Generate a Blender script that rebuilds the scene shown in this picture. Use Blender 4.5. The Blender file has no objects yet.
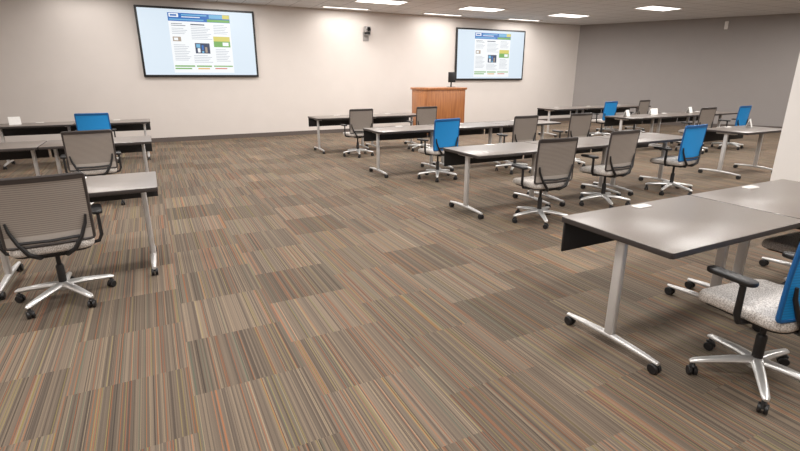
import bpy, bmesh, math, random
from mathutils import Vector, Matrix
random.seed(4)
C = bpy.context.scene.collection
PI = math.pi
try:
    bpy.context.scene.view_settings.view_transform = 'Standard'
    bpy.context.scene.view_settings.look = 'None'
except Exception: pass

# ------------------------------------------------------------------ materials
def lin(c):
    r = []
    for v in c:
        v = v / 255.0
        r.append(v / 12.92 if v <= .04045 else ((v + .055) / 1.055) ** 2.4)
    return (r[0], r[1], r[2], 1)

class NT:
    def __init__(s, name):
        s.m = bpy.data.materials.new(name); s.m.use_nodes = True
        s.t = s.m.node_tree; s.b = s.t.nodes['Principled BSDF']
    def n(s, typ, **kw):
        o = s.t.nodes.new(typ)
        for k, v in kw.items(): setattr(o, k, v)
        return o
    def l(s, a, b): s.t.links.new(a, b)
    def math(s, op, a, b=None, c=None):
        o = s.n('ShaderNodeMath', operation=op)
        for i, v in enumerate((a, b, c)):
            if v is None: continue
            if isinstance(v, (int, float)): o.inputs[i].default_value = v
            else: s.l(v, o.inputs[i])
        return o.outputs[0]
    def mix(s, f, a, b, mode='MIX'):
        o = s.n('ShaderNodeMix', data_type='RGBA', blend_type=mode)
        for i, v in ((0, f), (6, a), (7, b)):
            if isinstance(v, (int, float)): o.inputs[i].default_value = v
            elif isinstance(v, tuple): o.inputs[i].default_value = v
            else: s.l(v, o.inputs[i])
        return o.outputs[2]

def mat(name, col, rough=.5, metal=0, nscale=40, namt=.12, bump=0.0, spec=None):
    t = NT(name)
    tc = t.n('ShaderNodeTexCoord'); no = t.n('ShaderNodeTexNoise')
    no.inputs['Scale'].default_value = nscale; no.inputs['Detail'].default_value = 3
    t.l(tc.outputs['Object'], no.inputs['Vector'])
    c = lin(col); d = tuple(v * (1 - namt) for v in c[:3]) + (1,); e = tuple(min(1, v * (1 + namt)) for v in c[:3]) + (1,)
    t.l(t.mix(no.outputs['Fac'], d, e), t.b.inputs['Base Color'])
    t.b.inputs['Roughness'].default_value = rough; t.b.inputs['Metallic'].default_value = metal
    if spec is not None: t.b.inputs['Specular IOR Level'].default_value = spec
    if bump:
        bp = t.n('ShaderNodeBump'); bp.inputs['Strength'].default_value = bump; bp.inputs['Distance'].default_value = .002
        t.l(no.outputs['Fac'], bp.inputs['Height']); t.l(bp.outputs[0], t.b.inputs['Normal'])
    return t.m

def emis(name, col, s=1.0):
    t = NT(name)
    t.b.inputs['Base Color'].default_value = (0.02, .02, .02, 1)
    t.b.inputs['Emission Color'].default_value = lin(col); t.b.inputs['Emission Strength'].default_value = s
    t.b.inputs['Roughness'].default_value = .4
    return t.m

def carpet():
    t = NT('striped_carpet_tile')
    tc = t.n('ShaderNodeTexCoord'); sp = t.n('ShaderNodeSeparateXYZ'); t.l(tc.outputs['Object'], sp.inputs[0])
    x, y = sp.outputs[0], sp.outputs[1]
    T = .60
    ix = t.math('FLOOR', t.math('DIVIDE', x, T))
    par = t.math('MODULO', t.math('ADD', ix, 100), 2)
    iy = t.math('FLOOR', t.math('ADD', t.math('DIVIDE', y, T), t.math('MULTIPLY', par, .5)))
    chk = t.math('MODULO', t.math('ADD', iy, 100), 2)
    def white(a, b, c=0.0):
        cv = t.n('ShaderNodeCombineXYZ')
        for i, v in enumerate((a, b, c)):
            if isinstance(v, (int, float)): cv.inputs[i].default_value = v
            else: t.l(v, cv.inputs[i])
        w = t.n('ShaderNodeTexWhiteNoise', noise_dimensions='3D'); t.l(cv.outputs[0], w.inputs['Vector'])
        return w
    w1 = white(ix, iy, .37); r1 = w1.outputs['Value']
    w2 = white(iy, ix, 7.7); r2 = w2.outputs['Value']
    s = x
    def stripes(wd, seed, stops):
        idx = t.math('FLOOR', t.math('DIVIDE', s, wd))
        wt = white(idx, t.math('MULTIPLY', r1, 50), seed)
        rp = t.n('ShaderNodeValToRGB'); cr = rp.color_ramp; cr.interpolation = 'CONSTANT'
        cr.elements[0].position = 0; cr.elements[0].color = lin(stops[0][1])
        cr.elements[1].position = stops[1][0]; cr.elements[1].color = lin(stops[1][1])
        for p, c in stops[2:]:
            e = cr.elements.new(p); e.color = lin(c)
        t.l(wt.outputs['Value'], rp.inputs[0])
        return rp.outputs[0], wt.outputs['Color']
    base, _ = stripes(.0058, 1.3, [(0, (109, 97, 85)), (.2, (116, 103, 90)), (.4, (98, 88, 78)), (.56, (124, 110, 95)), (.74, (104, 93, 82)), (.88, (88, 78, 70))])
    acc, _ = stripes(.004, 5.1, [(0, (160, 98, 60)), (.20, (144, 130, 78)), (.38, (90, 102, 88)), (.54, (156, 139, 115)), (.68, (60, 53, 48)), (.86, (146, 84, 55))])
    am = white(t.math('FLOOR', t.math('DIVIDE', s, .004)), t.math('MULTIPLY', r1, 77), 9.4).outputs['Value']
    colr = t.mix(t.math('MULTIPLY', t.math('GREATER_THAN', am, .80), .60), base, acc)
    band = white(t.math('FLOOR', t.math('DIVIDE', s, .05)), t.math('MULTIPLY', r1, 31), 2.2).outputs['Value']
    bf = t.math('ADD', t.math('MULTIPLY', band, .14), .93)
    tf = t.math('ADD', t.math('ADD', t.math('MULTIPLY', r2, .20), .74), t.math('MULTIPLY', chk, .16))
    big = t.n('ShaderNodeTexNoise'); big.inputs['Scale'].default_value = .55; big.inputs['Detail'].default_value = 1
    t.l(tc.outputs['Object'], big.inputs['Vector'])
    tf = t.math('MULTIPLY', tf, t.math('ADD', t.math('MULTIPLY', big.outputs['Fac'], .36), .82))
    no = t.n('ShaderNodeTexNoise'); no.inputs['Scale'].default_value = 260; no.inputs['Detail'].default_value = 2
    t.l(tc.outputs['Object'], no.inputs['Vector'])
    nf = t.math('ADD', t.math('MULTIPLY', no.outputs['Fac'], .5), .75)
    f = t.math('MULTIPLY', t.math('MULTIPLY', bf, tf), nf)
    vm = t.n('ShaderNodeVectorMath', operation='SCALE'); t.l(colr, vm.inputs[0]); t.l(f, vm.inputs['Scale'])
    t.l(vm.outputs[0], t.b.inputs['Base Color'])
    t.b.inputs['Roughness'].default_value = .85; t.b.inputs['Specular IOR Level'].default_value = .12
    bp = t.n('ShaderNodeBump'); bp.inputs['Strength'].default_value = .35; bp.inputs['Distance'].default_value = .003
    t.l(no.outputs['Fac'], bp.inputs['Height']); t.l(bp.outputs[0], t.b.inputs['Normal'])
    return t.m

def ceil_mat():
    t = NT('ceiling_tile')
    tc = t.n('ShaderNodeTexCoord'); sp = t.n('ShaderNodeSeparateXYZ'); t.l(tc.outputs['Object'], sp.inputs[0])
    def line(a, T):
        fr = t.math('FRACT', t.math('DIVIDE', a, T))
        return t.math('LESS_THAN', fr, .035)
    g = t.math('MAXIMUM', line(sp.outputs[0], .61), line(sp.outputs[1], .61))
    no = t.n('ShaderNodeTexNoise'); no.inputs['Scale'].default_value = 60; t.l(tc.outputs['Object'], no.inputs['Vector'])
    base = t.mix(no.outputs['Fac'], lin((202, 201, 201)), lin((226, 225, 225)))
    t.l(t.mix(g, base, lin((170, 168, 168))), t.b.inputs['Base Color'])
    t.b.inputs['Roughness'].default_value = .9
    return t.m

def back_mat(name, col, dark, amt, low=None, alpha=1.0):
    t = NT(name)
    tc = t.n('ShaderNodeTexCoord'); sp = t.n('ShaderNodeSeparateXYZ'); t.l(tc.outputs['Object'], sp.inputs[0])
    fr = t.math('FRACT', t.math('MULTIPLY', sp.outputs[2], 70))
    st = t.math('MULTIPLY', t.math('GREATER_THAN', fr, .55), amt)
    no = t.n('ShaderNodeTexNoise'); no.inputs['Scale'].default_value = 150; t.l(tc.outputs['Object'], no.inputs['Vector'])
    base = t.mix(st, lin(col), lin(dark))
    if low: base = t.mix(t.math('LESS_THAN', sp.outputs[2], .575), base, lin(low))
    t.l(t.mix(t.math('MULTIPLY', no.outputs['Fac'], .22), base, lin(dark)), t.b.inputs['Base Color'])
    t.b.inputs['Roughness'].default_value = .6
    t.b.inputs['Alpha'].default_value = alpha
    return t.m

def speckle():
    t = NT('speckled_seat_fabric')
    tc = t.n('ShaderNodeTexCoord'); no = t.n('ShaderNodeTexNoise'); no.inputs['Scale'].default_value = 150; no.inputs['Detail'].default_value = 2
    t.l(tc.outputs['Object'], no.inputs['Vector'])
    rp = t.n('ShaderNodeValToRGB'); rp.color_ramp.elements[0].position = .38; rp.color_ramp.elements[1].position = .58
    rp.color_ramp.elements[0].color = lin((156, 148, 141)); rp.color_ramp.elements[1].color = lin((212, 206, 200))
    t.l(no.outputs['Fac'], rp.inputs[0]); t.l(rp.outputs[0], t.b.inputs['Base Color'])
    t.b.inputs['Roughness'].default_value = .9
    return t.m

def wood():
    t = NT('cherry_wood')
    tc = t.n('ShaderNodeTexCoord'); mp = t.n('ShaderNodeMapping'); mp.inputs['Scale'].default_value = (14, 14, 1.0)
    no = t.n('ShaderNodeTexNoise'); no.inputs['Scale'].default_value = 1.8; no.inputs['Detail'].default_value = 5
    t.l(tc.outputs['Object'], mp.inputs[0]); t.l(mp.outputs[0], no.inputs['Vector'])
    rp = t.n('ShaderNodeValToRGB'); rp.color_ramp.elements[0].position = .3; rp.color_ramp.elements[1].position = .7
    rp.color_ramp.elements[0].color = lin((146, 90, 52)); rp.color_ramp.elements[1].color = lin((182, 120, 72))
    t.l(no.outputs['Fac'], rp.inputs[0]); t.l(rp.outputs[0], t.b.inputs['Base Color'])
    t.b.inputs['Roughness'].default_value = .35
    return t.m

def laminate():
    t = NT('grey_laminate')
    tc = t.n('ShaderNodeTexCoord'); no = t.n('ShaderNodeTexNoise'); no.inputs['Scale'].default_value = 120; no.inputs['Detail'].default_value = 4
    t.l(tc.outputs['Object'], no.inputs['Vector'])
    t.l(t.mix(no.outputs['Fac'], lin((98, 90, 84)), lin((126, 116, 109))), t.b.inputs['Base Color'])
    t.b.inputs['Roughness'].default_value = .33
    return t.m

M = dict(
    carpet=carpet(), ceiling=ceil_mat(),
    cream=mat('cream_wall_paint', (211, 203, 197), .8, 0, 3, .03), grey=mat('grey_wall_paint', (151, 145, 142), .8, 0, 3, .03),
    white=mat('white_pillar_paint', (234, 230, 226), .8, 0, 3, .02), base=mat('dark_baseboard', (92, 82, 77), .6),
    lam=laminate(), edge=mat('dark_table_edge', (54, 48, 46), .5), black=mat('black_plastic', (26, 25, 26), .45),
    panel=mat('black_modesty_panel', (22, 21, 22), .6), alu=mat('polished_aluminium', (216, 215, 213), .28, .55, 30, .04),
    silver=mat('silver_paint', (206, 204, 202), .35, .4, 30, .04), seat=speckle(),
    taupe=back_mat('taupe_mesh', (160, 150, 141), (102, 93, 87), .55, (182, 173, 165), .87), blue=back_mat('blue_mesh', (22, 150, 222), (8, 104, 176), .45),
    frame=mat('dark_chair_frame', (58, 52, 50), .4), bframe=mat('blue_chair_frame', (10, 88, 148), .45),
    wood=wood(), card=mat('white_card', (240, 238, 234), .7), outlet=mat('white_outlet', (226, 222, 218), .5),
    gun=mat('camera_grey', (150, 145, 142), .4), glass=mat('dark_glass', (12, 12, 14), .1),
    lamp=emis('lamp_diffuser', (255, 249, 243), 3.0), lframe=mat('lamp_frame', (215, 210, 204), .6),
)

# ------------------------------------------------------------------ mesh helpers
def rrect(hx, hy, r, seg=4, cx=0, cy=0):
    r = max(min(r, hx - 1e-4, hy - 1e-4), 1e-4); pts = []
    for k, (sx, sy) in enumerate(((1, 1), (-1, 1), (-1, -1), (1, -1))):
        for i in range(seg + 1):
            a = k * PI / 2 + i / seg * PI / 2
            pts.append((cx + sx * (hx - r) + r * math.cos(a), cy + sy * (hy - r) + r * math.sin(a)))
    return pts

def slab(bm, hx, hy, rad, z0, z1, er=.004, cx=0, cy=0, seg=4, es=3, mtx=None):
    prof = []
    for i in range(es + 1):
        a = i / es * PI / 2; prof.append((er * (1 - math.sin(a)), z0 + er * (1 - math.cos(a))))
    for i in range(es + 1):
        a = i / es * PI / 2; prof.append((er * (1 - math.cos(a)), z1 - er * (1 - math.sin(a))))
    rings = []; vs = []
    for ins, z in prof:
        ring = []
        for px, py in rrect(hx - ins, hy - ins, max(rad - ins, .0008), seg, cx, cy):
            p = Vector((px, py, z))
            if mtx: p = mtx @ p
            ring.append(bm.verts.new(p))
        rings.append(ring); vs += ring
    n = len(rings[0])
    for a, b in zip(rings, rings[1:]):
        for i in range(n): bm.faces.new((a[i], a[(i + 1) % n], b[(i + 1) % n], b[i]))
    bm.faces.new(list(reversed(rings[0]))); bm.faces.new(rings[-1])
    return vs

def box(bm, x0, x1, y0, y1, z0, z1, er=.003, mtx=None):
    return slab(bm, abs(x1 - x0) / 2, abs(y1 - y0) / 2, er, z0, z1, er, (x0 + x1) / 2, (y0 + y1) / 2, 2, 2, mtx)

def tube(bm, pts, r, n=10, closed=False, flat=1.0):
    pts = [Vector(p) for p in pts]; N = len(pts)
    rr = r if isinstance(r, (list, tuple)) else [r] * N
    rings = []; prev = None
    for i, p in enumerate(pts):
        a = pts[i - 1] if (i > 0 or closed) else pts[i]; b = pts[(i + 1) % N] if (i < N - 1 or closed) else pts[i]
        t = (b - a).normalized()
        if prev is None:
            up = Vector((0, 0, 1)) if abs(t.z) < .9 else Vector((0, 1, 0)); u = t.cross(up).normalized()
        else:
            u = (prev - t * prev.dot(t)).normalized()
        prev = u; w = t.cross(u)
        rings.append([bm.verts.new(p + u * rr[i] * math.cos(k / n * 2 * PI) + w * rr[i] * flat * math.sin(k / n * 2 * PI)) for k in range(n)])
    pairs = list(zip(rings, rings[1:])) + ([(rings[-1], rings[0])] if closed else [])
    for a, b in pairs:
        for k in range(n): bm.faces.new((a[k], a[(k + 1) % n], b[(k + 1) % n], b[k]))
    if not closed:
        bm.faces.new(list(reversed(rings[0]))); bm.faces.new(rings[-1])

def lathe(bm, prof, n=20, mtx=None):
    rings = []
    for r, z in prof:
        ring = []
        for k in range(n):
            p = Vector((r * math.cos(k / n * 2 * PI), r * math.sin(k / n * 2 * PI), z))
            if mtx: p = mtx @ p
            ring.append(bm.verts.new(p))
        rings.append(ring)
    for a, b in zip(rings, rings[1:]):
        for k in range(n): bm.faces.new((a[k], a[(k + 1) % n], b[(k + 1) % n], b[k]))
    bm.faces.new(list(reversed(rings[0]))); bm.faces.new(rings[-1])

def obj(name, bm, m, parent=None, smooth=True, loc=None, rot=None):
    bmesh.ops.recalc_face_normals(bm, faces=bm.faces)
    me = bpy.data.meshes.new(name); bm.to_mesh(me); bm.free()
    for mm in (m if isinstance(m, list) else [m]): me.materials.append(mm)
    if smooth:
        me.polygons.foreach_set('use_smooth', [True] * len(me.polygons)); me.set_sharp_from_angle(angle=.7)
    o = bpy.data.objects.new(name, me); C.objects.link(o)
    if parent: o.parent = parent
    if loc: o.location = loc
    if rot: o.rotation_euler = rot
    return o

def tag(o, label, cat, group=None):
    o['label'] = label; o['category'] = cat
    if group: o['group'] = group
    return o

def thing(name, label, cat, loc=(0, 0, 0), rz=0, group=None):
    o = bpy.data.objects.new(name, None); C.objects.link(o); o.empty_display_size = .1
    o.location = loc; o.rotation_euler = (0, 0, rz)
    return tag(o, label, cat, group)

def copy_tree(o, parent=None):
    c = o.copy(); C.objects.link(c); c.parent = parent
    for ch in list(o.children): copy_tree(ch, c)
    return c

def struct(name, bm, m, smooth=False):
    o = obj(name, bm, m, None, smooth); o['kind'] = 'structure'; return o

# ------------------------------------------------------------------ room shell
H = 3.4; YB = 13.85; XL = -4.6; YF = -3.6; XR = 14.4
P2 = (19.4, 5.1)
def prism(pts, z0, z1):
    bm = bmesh.new(); a = [bm.verts.new((x, y, z0)) for x, y in pts]; b = [bm.verts.new((x, y, z1)) for x, y in pts]; n = len(pts)
    for i in range(n): bm.faces.new((a[i], a[(i + 1) % n], b[(i + 1) % n], b[i]))
    bm.faces.new(list(reversed(a))); bm.faces.new(b); return bm
XR2 = P2[0]
foot = [(XL - .2, YF - .2), (XR2 + .2, YF - .2), (XR2 + .2, P2[1]), (XR + .25, YB + .2), (XL - .2, YB + .2)]
struct('floor', prism(foot, -.1, 0), M['carpet'])
struct('ceiling', prism(foot, H, H + .1), M['ceiling'])
struct('wall_back', prism([(XL - .2, YB), (XR, YB), (XR + .25, YB + .2), (XL - .2, YB + .2)], 0, H), M['cream'])
struct('wall_right', prism([(XR, YB), P2, (P2[0] + .2, P2[1] + .05), (XR + .25, YB + .2)], 0, H), M['grey'])
struct('wall_right_front', prism([P2, (XR2, YF), (XR2 + .2, YF), (XR2 + .2, P2[1] + .05)], 0, H), M['grey'])
struct('wall_left', prism([(XL, YF), (XL, YB), (XL - .2, YB), (XL - .2, YF)], 0, H), M['cream'])
struct('wall_front', prism([(XL - .2, YF), (XL - .2, YF - .2), (XR2 + .2, YF - .2), (XR2 + .2, YF)], 0, H), M['cream'])
struct('wall_pillar', prism([(6.22, 2.3), (6.82, 2.3), (6.82, 2.9), (6.22, 2.9)], 0, H), M['white'])
bm = bmesh.new(); box(bm, XL, XR - .01, YB - .015, YB, 0, .11); struct('baseboard_back', bm, M['base'])
d = Vector((P2[0] - XR, P2[1] - YB)).normalized(); nrm = Vector((d.y, -d.x)) 
nrm = nrm if nrm.x < 0 else -nrm
q = [(XR + d.x * .02, YB + d.y * .02), (P2[0], P2[1]), (P2[0] + nrm.x * .015, P2[1] + nrm.y * .015), (XR + d.x * .02 + nrm.x * .015, YB + d.y * .02 + nrm.y * .015)]
struct('baseboard_right', prism(q, 0, .11), M['base'])

# ------------------------------------------------------------------ task chair
def caster_mesh():
    bm = bmesh.new()
    for s in (-1, 1):
        lathe(bm, [(.006, -.009), (.024, -.009), (.027, -.006), (.027, .006), (.024, .009), (.006, .009)], 16,
              Matrix.Translation((s * .014, 0, .027)) @ Matrix.Rotation(PI / 2, 4, 'Y'))
    tube(bm, [(-.004, -.004, .03), (0, -.002, .05), (0, 0, .062), (0, 0, .085)], [.012, .013, .011, .008], 8)
    tube(bm, [(0, -.027, .034), (0, -.016, .054), (0, .004, .059), (0, .02, .052)], [.006, .012, .014, .008], 8)
    return bm

BH0, BH1 = .50, .97
def back_pt(u, v, off=0, r=.016):
    hgt = BH1 - BH0; dd = min(v, 1 - v) * hgt; hw = .254 + .002 * v
    if dd < r: hw -= r - math.sqrt(max(0, r * r - (r - dd) ** 2))
    x = u * hw
    y = -(.205 + .028 * v - .008 * math.sin(v * PI)) + .018 * (x / .22) ** 2
    return Vector((x, y - off, BH0 + v * hgt))

def back_panel_bm(v0=0.0, v1=1.0, o0=0.0, o1=.012, NV=24):
    bm = bmesh.new(); NU = 14; lay = []
    vv = [v0 + (v1 - v0) * (.5 - .5 * math.cos(j / NV * PI)) for j in range(NV + 1)]
    for off in (o0, o1):
        lay.append([[bm.verts.new(back_pt(-1 + 2 * i / NU, v, off)) for i in range(NU + 1)] for v in vv])
    for L in lay:
        for j in range(NV):
            for i in range(NU): bm.faces.new((L[j][i], L[j][i + 1], L[j + 1][i + 1], L[j + 1][i]))
    A, B = lay
    for j in range(NV):
        for i in (0, NU): bm.faces.new((A[j][i], A[j + 1][i], B[j + 1][i], B[j][i]))
    for i in range(NU):
        for j in (0, NV): bm.faces.new((A[j][i], A[j][i + 1], B[j][i + 1], B[j][i]))
    return bm

def back_frame_bm():
    bm = bmesh.new(); pts = []
    vv = [.5 - .5 * math.cos(j / 22 * PI) for j in range(23)]
    for v in vv: pts.append(back_pt(1, v, .006))
    for i in range(1, 12): pts.append(back_pt(1 - 2 * i / 12, 1, .006))
    for v in reversed(vv): pts.append(back_pt(-1, v, .006))
    for i in range(1, 12): pts.append(back_pt(-1 + 2 * i / 12, 0, .006))
    tube(bm, pts, .0115, 8, closed=True)
    return bm

def make_chair(kind):
    t = thing('task_chair', 'chair', 'chair')
    bm = bmesh.new()
    lathe(bm, [(.02, .085), (.045, .09), (.052, .11), (.047, .135), (.03, .145)], 20)
    for k in range(5):
        a = k * 2 * PI / 5 + PI / 2; c, s = math.cos(a), math.sin(a)
        tube(bm, [(c * r, s * r, z) for r, z in ((.03, .122), (.12, .117), (.22, .104), (.31, .090), (.33, .083))], [.031, .028, .024, .02, .012], 10, flat=.8)
    base = obj('star_base', bm, M['alu'], t); base['label'] = 'polished five-arm aluminium base'
    cm = obj('caster', caster_mesh(), M['black'], base)
    for k in range(5):
        a = k * 2 * PI / 5 + PI / 2
        o = cm if k == 0 else cm.copy()
        if k: C.objects.link(o); o.parent = base
        o.location = (math.cos(a) * .31, math.sin(a) * .31, 0); o.rotation_euler = (0, 0, a + k * 1.3)
    bm = bmesh.new(); lathe(bm, [(.026, .13), (.026, .27), (.022, .28), (.015, .285), (.015, .40)], 18); obj('gas_cylinder', bm, M['black'], t)
    bm = bmesh.new(); slab(bm, .09, .13, .03, .385, .425, .01, 0, -.02); tube(bm, [(.08, .02, .405), (.2, .02, .4), (.235, .02, .398)], [.007, .007, .011], 8)
    obj('seat_mechanism', bm, M['black'], t)
    bm = bmesh.new()
    vs = slab(bm, .248, .235, .08, .43, .495, .026, 0, .02, 8, 4)
    for v in vs:
        if v.co.y > .1: v.co.z -= .9 * (v.co.y - .1) ** 2
    obj('seat', bm, M['seat'], t)['label'] = 'speckled light grey fabric seat'
    bm = bmesh.new(); vs = slab(bm, .23, .215, .085, .418, .436, .006, 0, .015, 8, 2)
    for v in vs:
        if v.co.y > .1: v.co.z -= .9 * (v.co.y - .1) ** 2
    obj('seat_pan', bm, M['black'], t)
    bk = obj('backrest', back_panel_bm(), M['taupe'] if kind == 'taupe' else M['blue'], t)
    bk['label'] = 'taupe ribbed mesh back' if kind == 'taupe' else 'bright blue back'
    obj('back_frame', back_frame_bm(), M['frame'] if kind == 'taupe' else M['bframe'], bk)
    obj('top_rail', back_panel_bm(.93, .995, -.004, .016, 8), M['frame'] if kind == 'taupe' else M['bframe'], bk)
    bm = bmesh.new()
    for s in (-1, 1):
        tube(bm, [(s * .05, -.1, .405), (s * .08, -.2, .41), (s * .13, -.24, .45), (s * .18, -.226, .53), (s * .215, -.214, .62), (s * .225, -.214, .68)], [.016, .016, .016, .013, .011, .008], 10)
    tube(bm, [(-.17, -.226, .535), (0, -.236, .53), (.17, -.226, .535)], .011, 8)
    obj('back_support', bm, M['black'], t)
    for s in (-1, 1):
        bm = bmesh.new()
        tube(bm, [(s * .09, -.03, .408), (s * .2, -.03, .41), (s * .278, -.03, .425), (s * .298, -.03, .47), (s * .298, -.03, .62), (s * .298, -.02, .642)], [.016, .016, .017, .018, .016, .02], 10, flat=.75)
        ar = obj('armrest', bm, M['black'], t)
        bm = bmesh.new(); slab(bm, .036, .125, .034, .636, .664, .01, s * .295, .035, 6, 3); obj('arm_pad', bm, M['black'], ar)
    return t

protos = {}
CG = 'task chairs at the training tables'
def chair(kind, x, y, rz, label, br=None):
    if kind not in protos: protos[kind] = o = make_chair(kind)
    else: o = copy_tree(protos[kind])
    o.location = (x, y, 0); o.rotation_euler = (0, 0, math.radians(rz))
    for ch in o.children:
        if ch.name.startswith('star_base'): ch.rotation_euler = (0, 0, math.radians(random.uniform(0, 72) if br is None else br))
    tag(o, label, 'chair', CG)

chair('taupe', -.75, 4.08, 6, 'large taupe mesh-back chair in the left foreground, partly cut by the left edge', -5)
chair('taupe', -.74, 7.22, 5, 'taupe mesh-back chair at the left-side middle row, behind the large left chair')
chair('blue', -.95, 10.6, 0, 'bright blue chair at the left-side back row under the left screen')
chair('blue', 2.77, 1.16, -6, 'blue-backed chair with speckled seat in the right foreground, cut by the right edge', 60)
chair('taupe', 4.04, 1.50, -2, 'taupe chair tucked under the foreground table at the right edge, mostly hidden')
chair('taupe', 3.86, 4.05, -3, 'closest taupe mesh-back chair at the second right-hand row, left of its twin')
chair('taupe', 5.13, 4.25, 2, 'second-row taupe chair between the closest taupe chair and a blue chair')
chair('blue', 6.58, 4.30, 4, 'blue chair at the right end of the second right-hand row')
chair('blue', 4.08, 6.68, 10, 'blue chair at the aisle end of the third right-hand row, below the lectern')
chair('taupe', 5.62, 6.60, 2, 'third-row taupe chair next to the right of the aisle-end blue chair')
chair('taupe', 6.9, 6.60, 0, 'third-row taupe chair at the right end of the middle tables')
chair('taupe', 3.82, 9.5, 3, 'taupe chair at the aisle end of the back row, left of the lectern')
chair('taupe', 5.42, 9.6, 2, 'taupe chair standing directly in front of the wooden lectern')
chair('taupe', 10.62, 6.6, 0, 'taupe chair at the far right tables, left of the far right blue chair')
chair('blue', 11.95, 6.60, 5, 'blue chair farthest to the right, near the grey wall and white pillar')
chair('blue', 10.95, 9.4, 5, 'small distant blue chair below and right of the right screen')
chair('taupe', 12.4, 9.5, 8, 'distant taupe chair in the corner, just right of the small blue chair')

# ------------------------------------------------------------------ training table
TL = 1.28; LX = .52
def make_table():
    t = thing('training_table', 'table', 'table')
    bm = bmesh.new(); slab(bm, TL / 2 - .003, .38, .02, .726, .76, .004, 0, 0, 5, 2)
    bmesh.ops.recalc_face_normals(bm, faces=bm.faces)
    for f in bm.faces: f.material_index = 0 if f.normal.z > .7 else 1
    obj('tabletop', bm, [M['lam'], M['edge']], t)
    for s in (-1, 1):
        bm = bmesh.new(); slab(bm, .021, .031, .013, .07, .70, .003, s * LX, 0, 5, 2)
        slab(bm, .045, .15, .01, .70, .726, .004, s * LX, 0, 3, 2)
        lg = obj('leg', bm, M['silver'], t); lg['label'] = 'silver column leg'
        bm = bmesh.new(); tube(bm, [(s * LX, -.335, .068), (s * LX, -.2, .076), (s * LX, 0, .084), (s * LX, .2, .076), (s * LX, .335, .068)], [.015, .022, .026, .022, .015], 12, flat=.75)
        obj('foot', bm, M['silver'], lg)
        for e in (-1, 1):
            bm = bmesh.new()
            for w in (-1, 1):
                lathe(bm, [(.006, -.01), (.027, -.01), (.031, -.006), (.031, .006), (.027, .01), (.006, .01)], 16,
                      Matrix.Translation((s * LX + w * .015, e * .315, .031)) @ Matrix.Rotation(PI / 2, 4, 'Y'))
            tube(bm, [(s * LX, e * .315, .035), (s * LX, e * .315, .07)], .01, 8)
            obj('caster', bm, M['black'], lg)
    bm = bmesh.new(); box(bm, -.48, .48, -.025, .025, .675, .722, .006); obj('crossbar', bm, M['black'], t)
    bm = bmesh.new(); box(bm, -TL / 2 + .012, TL / 2 - .012, .345, .36, .53, .726, .005); obj('modesty_panel', bm, M['panel'], t)
    bm = bmesh.new(); slab(bm, .065, .035, .012, .759, .766, .003, .03, .31, 4, 2); slab(bm, .05, .022, .008, .764, .769, .002, .03, .31, 4, 2)
    obj('power_outlet', bm, M['outlet'], t)['label'] = 'small white power outlet set in the tabletop'
    return t
tproto = None
def table(x0, y, label, rz=0):
    global tproto
    if tproto is None: tproto = o = make_table()
    else: o = copy_tree(tproto)
    o.location = (x0 + TL / 2, y, 0); o.rotation_euler = (0, 0, math.radians(rz)); tag(o, label, 'table', 'grey training tables in rows')

S = TL + .006
table(-.02 - S, 4.60, 'left-side foreground table that the large taupe chair faces')
table(-.03 - S, 7.80, 'left-side middle-row table with a taupe chair, behind the left foreground table')
table(-.03 - 2 * S, 7.80, 'left-side middle-row table cut by the left edge, next to the taupe chair')
table(-.02 - S, 11.2, 'left-side back-row table with the blue chair')
table(-.02 - 2 * S, 11.2, 'left-side back-row table cut by the left edge, left of the blue chair')
table(2.22, 1.76, 'largest table in the right foreground, its whole silver leg in view')
table(2.22 + S, 1.76, 'foreground table cut by the right edge, adjoining the largest table')
Y2, Y3, Y4 = 4.72, 7.4, 10.35
table(3.18, Y2, 'aisle-end table of the second right-hand row, with the closest taupe chair')
table(3.18 + S, Y2, 'middle table of the second right-hand row, left of the blue chair')
table(3.18 + 2 * S, Y2, 'second-row table with a blue chair at its row\'s right end')
table(3.22, Y3, 'aisle-end table of the third right-hand row, with a blue chair')
table(3.22 + S, Y3, 'middle table of the third right-hand row, right of the blue chair')
table(3.22 + 2 * S, Y3, 'right-end table of the third row\'s middle group')
table(3.12, Y4, 'aisle-end table of the back row, left of the wooden lectern')
table(3.12 + S, Y4, 'back-row table in front of the wooden lectern\'s left side')
table(8.3, 4.70, 'table beside the white pillar at the far right')
table(9.1, Y3, 'left table of the far right group\'s nearer row, bearing one white card')
table(9.1 + S, Y3, 'middle table of the far right group\'s nearer row, with a taupe chair')
table(9.1 + 2 * S, Y3, 'far right table with the blue chair closest to the grey wall')
table(9.8, Y4, 'distant table below the right screen, left end of its row')
table(9.8 + S, Y4, 'distant table with the small blue chair below the right screen')
table(9.8 + 2 * S, Y4, 'distant table nearest the room corner, with a taupe chair')

# ------------------------------------------------------------------ white cards on tables
def card(x, y, label, rz=0):
    bm = bmesh.new(); w, h, dp, th = .09, .14, .045, .002
    def sheet(sy):
        pts = [Vector((-w, sy * dp, 0)), Vector((w, sy * dp, 0)), Vector((w, 0, h)), Vector((-w, 0, h))]
        a = [bm.verts.new(p) for p in pts]; b = [bm.verts.new(p + Vector((0, sy * th, .0))) for p in pts]
        for i in range(4): bm.faces.new((a[i], a[(i + 1) % 4], b[(i + 1) % 4], b[i]))
        bm.faces.new(a); bm.faces.new(list(reversed(b)))
    sheet(1); sheet(-1)
    o = obj('folded_card', bm, M['card'], None, False, (x, y, .7602), (0, 0, rz)); tag(o, label, 'card', 'white cards on tables')
card(9.42, 7.45, 'white folded card leftmost of those on the far right tables', .3)
card(10.45, 7.55, 'white folded card in the middle of the far right tables, behind the taupe chair', -.3)
card(11.78, 7.55, 'white folded card on the far right table near the blue chair', .2)
card(9.3, 4.85, 'white folded card on the table beside the white pillar', .4)
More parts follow.
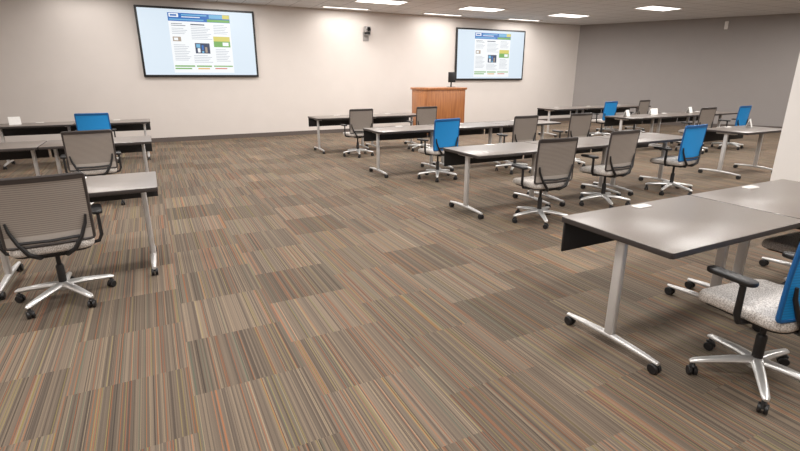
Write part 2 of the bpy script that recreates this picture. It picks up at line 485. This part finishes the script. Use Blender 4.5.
card(-2.25, 11.25, 'white folded card on the left back-row table at the left edge', .2)

# ------------------------------------------------------------------ screens
SC = dict(bg=emis('screen_pale', (220, 234, 246), .97), page=emis('screen_white', (247, 250, 252), .97), hblue=emis('screen_blue', (34, 110, 192), .9),
          sky=emis('screen_sky', (120, 188, 226), .9), yel=emis('screen_yellow', (224, 214, 110), .9), green=emis('screen_green', (122, 180, 92), .9), red=emis('screen_red', (214, 100, 76), .9),
          txt=emis('screen_text', (188, 195, 204), .9), brown=emis('screen_brown', (176, 158, 140), .9), navy=emis('screen_navy', (48, 62, 92), .9), org=emis('screen_orange', (234, 186, 112), .9))
SK = list(SC.keys())
def screen_bm(w, h, y):
    bm = bmesh.new()
    def r(u0, v0, u1, v1, k, lay):
        yy = y - lay * .0006
        p = [bm.verts.new((-w / 2 + u * w, yy, h - v * h)) for u, v in ((u0, v1), (u1, v1), (u1, v0), (u0, v0))]
        f = bm.faces.new(p); f.material_index = SK.index(k)
    def lines(u, v, n, wd, dv=.026, k='txt', hh=.008):
        for i in range(n): r(u, v + i * dv, u + wd * (.72 + .28 * ((i * 37) % 10) / 9), v + i * dv + hh, k, 2)
    r(0, 0, 1, 1, 'bg', 0)
    r(.245, .045, .785, .965, 'page', 1)
    # banner: blue left, sky middle, yellow and green right
    r(.245, .05, .785, .175, 'hblue', 2); r(.255, .06, .335, .115, 'page', 3); r(.265, .075, .32, .10, 'hblue', 4)
    r(.36, .068, .58, .086, 'sky', 3); r(.36, .102, .52, .114, 'page', 3); r(.60, .058, .72, .115, 'sky', 3); r(.72, .054, .783, .115, 'yel', 3); r(.58, .13, .783, .17, 'green', 3); r(.255, .14, .55, .158, 'sky', 3)
    lines(.265, .21, 2, .13, k='navy'); lines(.265, .28, 4, .14)
    r(.265, .41, .335, .48, 'brown', 2); r(.275, .425, .31, .465, 'page', 3)
    lines(.265, .53, 10, .14)
    lines(.43, .21, 1, .17, k='navy', hh=.016); lines(.43, .25, 8, .18)
    # small dark picture in the middle
    r(.45, .50, .58, .66, 'navy', 2); r(.46, .515, .495, .57, 'sky', 3); r(.47, .58, .493, .645, 'page', 3); r(.508, .53, .525, .605, 'hblue', 3); r(.537, .56, .556, .645, 'brown', 3); r(.508, .62, .525, .655, 'sky', 3)
    lines(.43, .69, 5, .17)
    lines(.63, .21, 6, .135)
    r(.62, .39, .77, .465, 'yel', 2); r(.62, .465, .77, .555, 'green', 2); r(.70, .48, .755, .535, 'page', 3)
    lines(.63, .59, 8, .13)
    r(.255, .85, .43, .872, 'green', 2); r(.255, .89, .40, .91, 'green', 2); r(.445, .85, .58, .872, 'green', 2); r(.455, .89, .56, .91, 'org', 2); r(.60, .85, .775, .868, 'green', 2); r(.61, .89, .72, .905, 'red', 2)
    return bm
def tv(x0, x1, z0, z1, label):
    w, h = x1 - x0, z1 - z0
    t = thing('wall_screen', label, 'screen', ((x0 + x1) / 2, YB, z0), 0, 'wall-mounted screens')
    m = Matrix.Translation((0, 0, h / 2)) @ Matrix.Rotation(PI / 2, 4, 'X')
    bm = bmesh.new(); slab(bm, w / 2, h / 2, .012, .03, .085, .006, 0, 0, 3, 2, m)   # local z -> -y
    obj('housing', bm, M['black'], t)
    bm = bmesh.new(); slab(bm, .3, .2, .01, .002, .03, .004, 0, 0, 3, 2, m); obj('wall_mount', bm, M['black'], t)
    b = .05
    bm = screen_bm(w - 2 * b, h - 2 * b, -.086)
    for v in bm.verts: v.co.z += b
    me = bpy.data.meshes.new('display'); bm.to_mesh(me); bm.free()
    for k in SK: me.materials.append(SC[k])
    o = bpy.data.objects.new('display', me); C.objects.link(o); o.parent = t
tv(-.02, 2.73, 1.6, 3.22, 'large lit screen on the cream wall at left, showing a web page')
tv(9.0, 11.8, 1.5, 3.1, 'lit screen on the wall near the corner, right of the lectern')

# ------------------------------------------------------------------ wall camera
t = thing('wall_camera', 'small grey camera on a wall bracket between the two screens', 'camera', (5.9, YB, 2.8))
bm = bmesh.new(); box(bm, -.09, .09, -.02, 0, -.2, .04, .004); box(bm, -.06, .06, -.22, -.01, -.05, -.03, .004); obj('bracket', bm, M['gun'], t)
bm = bmesh.new(); lathe(bm, [(.06, -.03), (.085, -.02), (.09, .02), (.07, .04)], 20, Matrix.Translation((0, -.14, 0))); obj('camera_base', bm, M['black'], t)
bm = bmesh.new(); slab(bm, .095, .08, .03, .03, .19, .025, 0, -.14, 5, 3); hd = obj('camera_head', bm, M['gun'], t)
bm = bmesh.new(); lathe(bm, [(.05, 0), (.055, .02), (.055, .05), (.042, .055), (.034, .045)], 20, Matrix.Translation((0, -.21, .11)) @ Matrix.Rotation(PI / 2, 4, 'X')); obj('lens', bm, M['glass'], hd)

# ------------------------------------------------------------------ lectern + monitor
t = thing('lectern', 'orange-brown wooden lectern standing between the screens', 'lectern', (7.3, 12.0, 0))
bm = bmesh.new(); box(bm, -.58, .58, -.41, .41, 0, .09, .004); obj('plinth', bm, M['base'], t)
bm = bmesh.new(); box(bm, -.61, .61, -.44, .44, .09, 1.26, .008); bd = obj('body', bm, M['wood'], t)
bm = bmesh.new(); box(bm, -.54, .54, -.45, -.44, .18, 1.18, .005); obj('front_panel', bm, M['wood'], bd)
bm = bmesh.new(); box(bm, -.62, -.61, -.36, .36, .18, 1.18, .005); obj('side_panel', bm, M['wood'], bd)
bm = bmesh.new(); box(bm, -.645, .645, -.475, .475, 1.26, 1.32, .012); obj('top', bm, M['wood'], t)
t = thing('monitor', 'small black monitor standing on the wooden lectern', 'monitor', (7.78, 12.1, 1.321), .3)
bm = bmesh.new(); slab(bm, .11, .085, .03, 0, .012, .004); obj('stand_base', bm, M['black'], t)
bm = bmesh.new(); box(bm, -.02, .02, -.01, .015, .01, .2, .004); obj('stand_neck', bm, M['black'], t)
bm = bmesh.new(); slab(bm, .15, .14, .01, -.015, .015, .005, 0, 0, 3, 2, Matrix.Translation((0, -.02, .27)) @ Matrix.Rotation(PI / 2, 4, 'X')); obj('display_housing', bm, M['black'], t)

# ------------------------------------------------------------------ wall sensor on grey wall
def on_right(tt): return XR + d.x * tt, YB + d.y * tt
sx, sy = on_right(4.5)
bm = bmesh.new(); slab(bm, .05, .12, .02, 0, .05, .012, 0, 0, 4, 3, Matrix.Rotation(PI / 2, 4, 'X'))
o = obj('wall_sensor', bm, M['outlet'], None, True, (sx, sy, 3.16), (0, 0, math.atan2(d.y, d.x))); tag(o, 'small white sensor high on the grey wall near the ceiling', 'sensor')

# ------------------------------------------------------------------ ceiling lights
def lamp(x, y, w, l, power):
    L = bpy.data.lights.new('room_light', 'AREA'); L.shape = 'RECTANGLE'; L.size = w; L.size_y = l; L.energy = power; L.color = (1, .97, .938)
    o = bpy.data.objects.new('room_light', L); C.objects.link(o); o.location = (x, y, H - .028)
def fixture(x, y, w, l, label):
    t = thing('ceiling_light', label, 'ceiling light', (x, y, H), 0, 'recessed ceiling lights')
    bm = bmesh.new()
    for a in ((-w / 2 - .03, w / 2 + .03, -l / 2 - .03, -l / 2), (-w / 2 - .03, w / 2 + .03, l / 2, l / 2 + .03), (-w / 2 - .03, -w / 2, -l / 2, l / 2), (w / 2, w / 2 + .03, -l / 2, l / 2)):
        box(bm, a[0], a[1], a[2], a[3], -.02, -.001, .002)
    obj('frame', bm, M['lframe'], t)
    bm = bmesh.new(); box(bm, -w / 2, w / 2, -l / 2, l / 2, -.012, -.002, .002); obj('diffuser', bm, M['lamp'], t)
PW = 64
vis = {(5.13, 13.4): 'thin ceiling light strip over the wall, left of the wall camera', (8.22, 13.4): 'thin ceiling light strip over the wall, left of the right screen',
       (11.35, 13.4): 'thin ceiling light strip over the wall, above the right screen'}
for x in (-1.05, 2.04, 5.13, 8.22, 11.35):
    if (x, 13.4) in vis: fixture(x, 13.35, 1.3, .16, vis[(x, 13.4)])
    lamp(x, 13.35, 1.28, .14, 8 if x < 4 else 15)
vis2 = {5.5: 'ceiling light panel at the top edge, above the wall camera', 8.55: 'ceiling light panel above and left of the right screen', 11.8: 'ceiling light panel above and right of the right screen'}
for x in (-.7, 2.4, 5.5, 8.55, 11.8):
    if x in vis2: fixture(x, 11.85, 1.22, .58, vis2[x])
    lamp(x, 11.85, 1.2, .56, PW * .9 if x < 4 else PW * 1.1)
fixture(12.76, 9.55, 1.22, .58, 'ceiling light panel above the grey wall, rightmost of the lights')
for x in (.36, 3.46, 6.56, 9.66, 12.76): lamp(x, 9.55, 1.2, .56, PW)
for y in (6.4, 3.3, .2):
    for x in (-2.6, .4, 3.4, 6.4, 9.5, 12.6, 15.7): lamp(x, y, 1.2, .56, PW)

# ------------------------------------------------------------------ world + camera
w = bpy.data.worlds.new('world'); bpy.context.scene.world = w; w.use_nodes = True
w.node_tree.nodes['Background'].inputs[0].default_value = (.5, .48, .46, 1); w.node_tree.nodes['Background'].inputs[1].default_value = .3
cd = bpy.data.cameras.new('camera'); cd.sensor_width = 36; cd.sensor_fit = 'HORIZONTAL'; cd.lens = 480 / 800 * 36; cd.clip_start = .05
co = bpy.data.objects.new('camera', cd); C.objects.link(co)
co.location = (0, 0, 1.6); co.rotation_euler = (math.radians(90 - 17.2), 0, math.radians(-26.9))
bpy.context.scene.camera = co
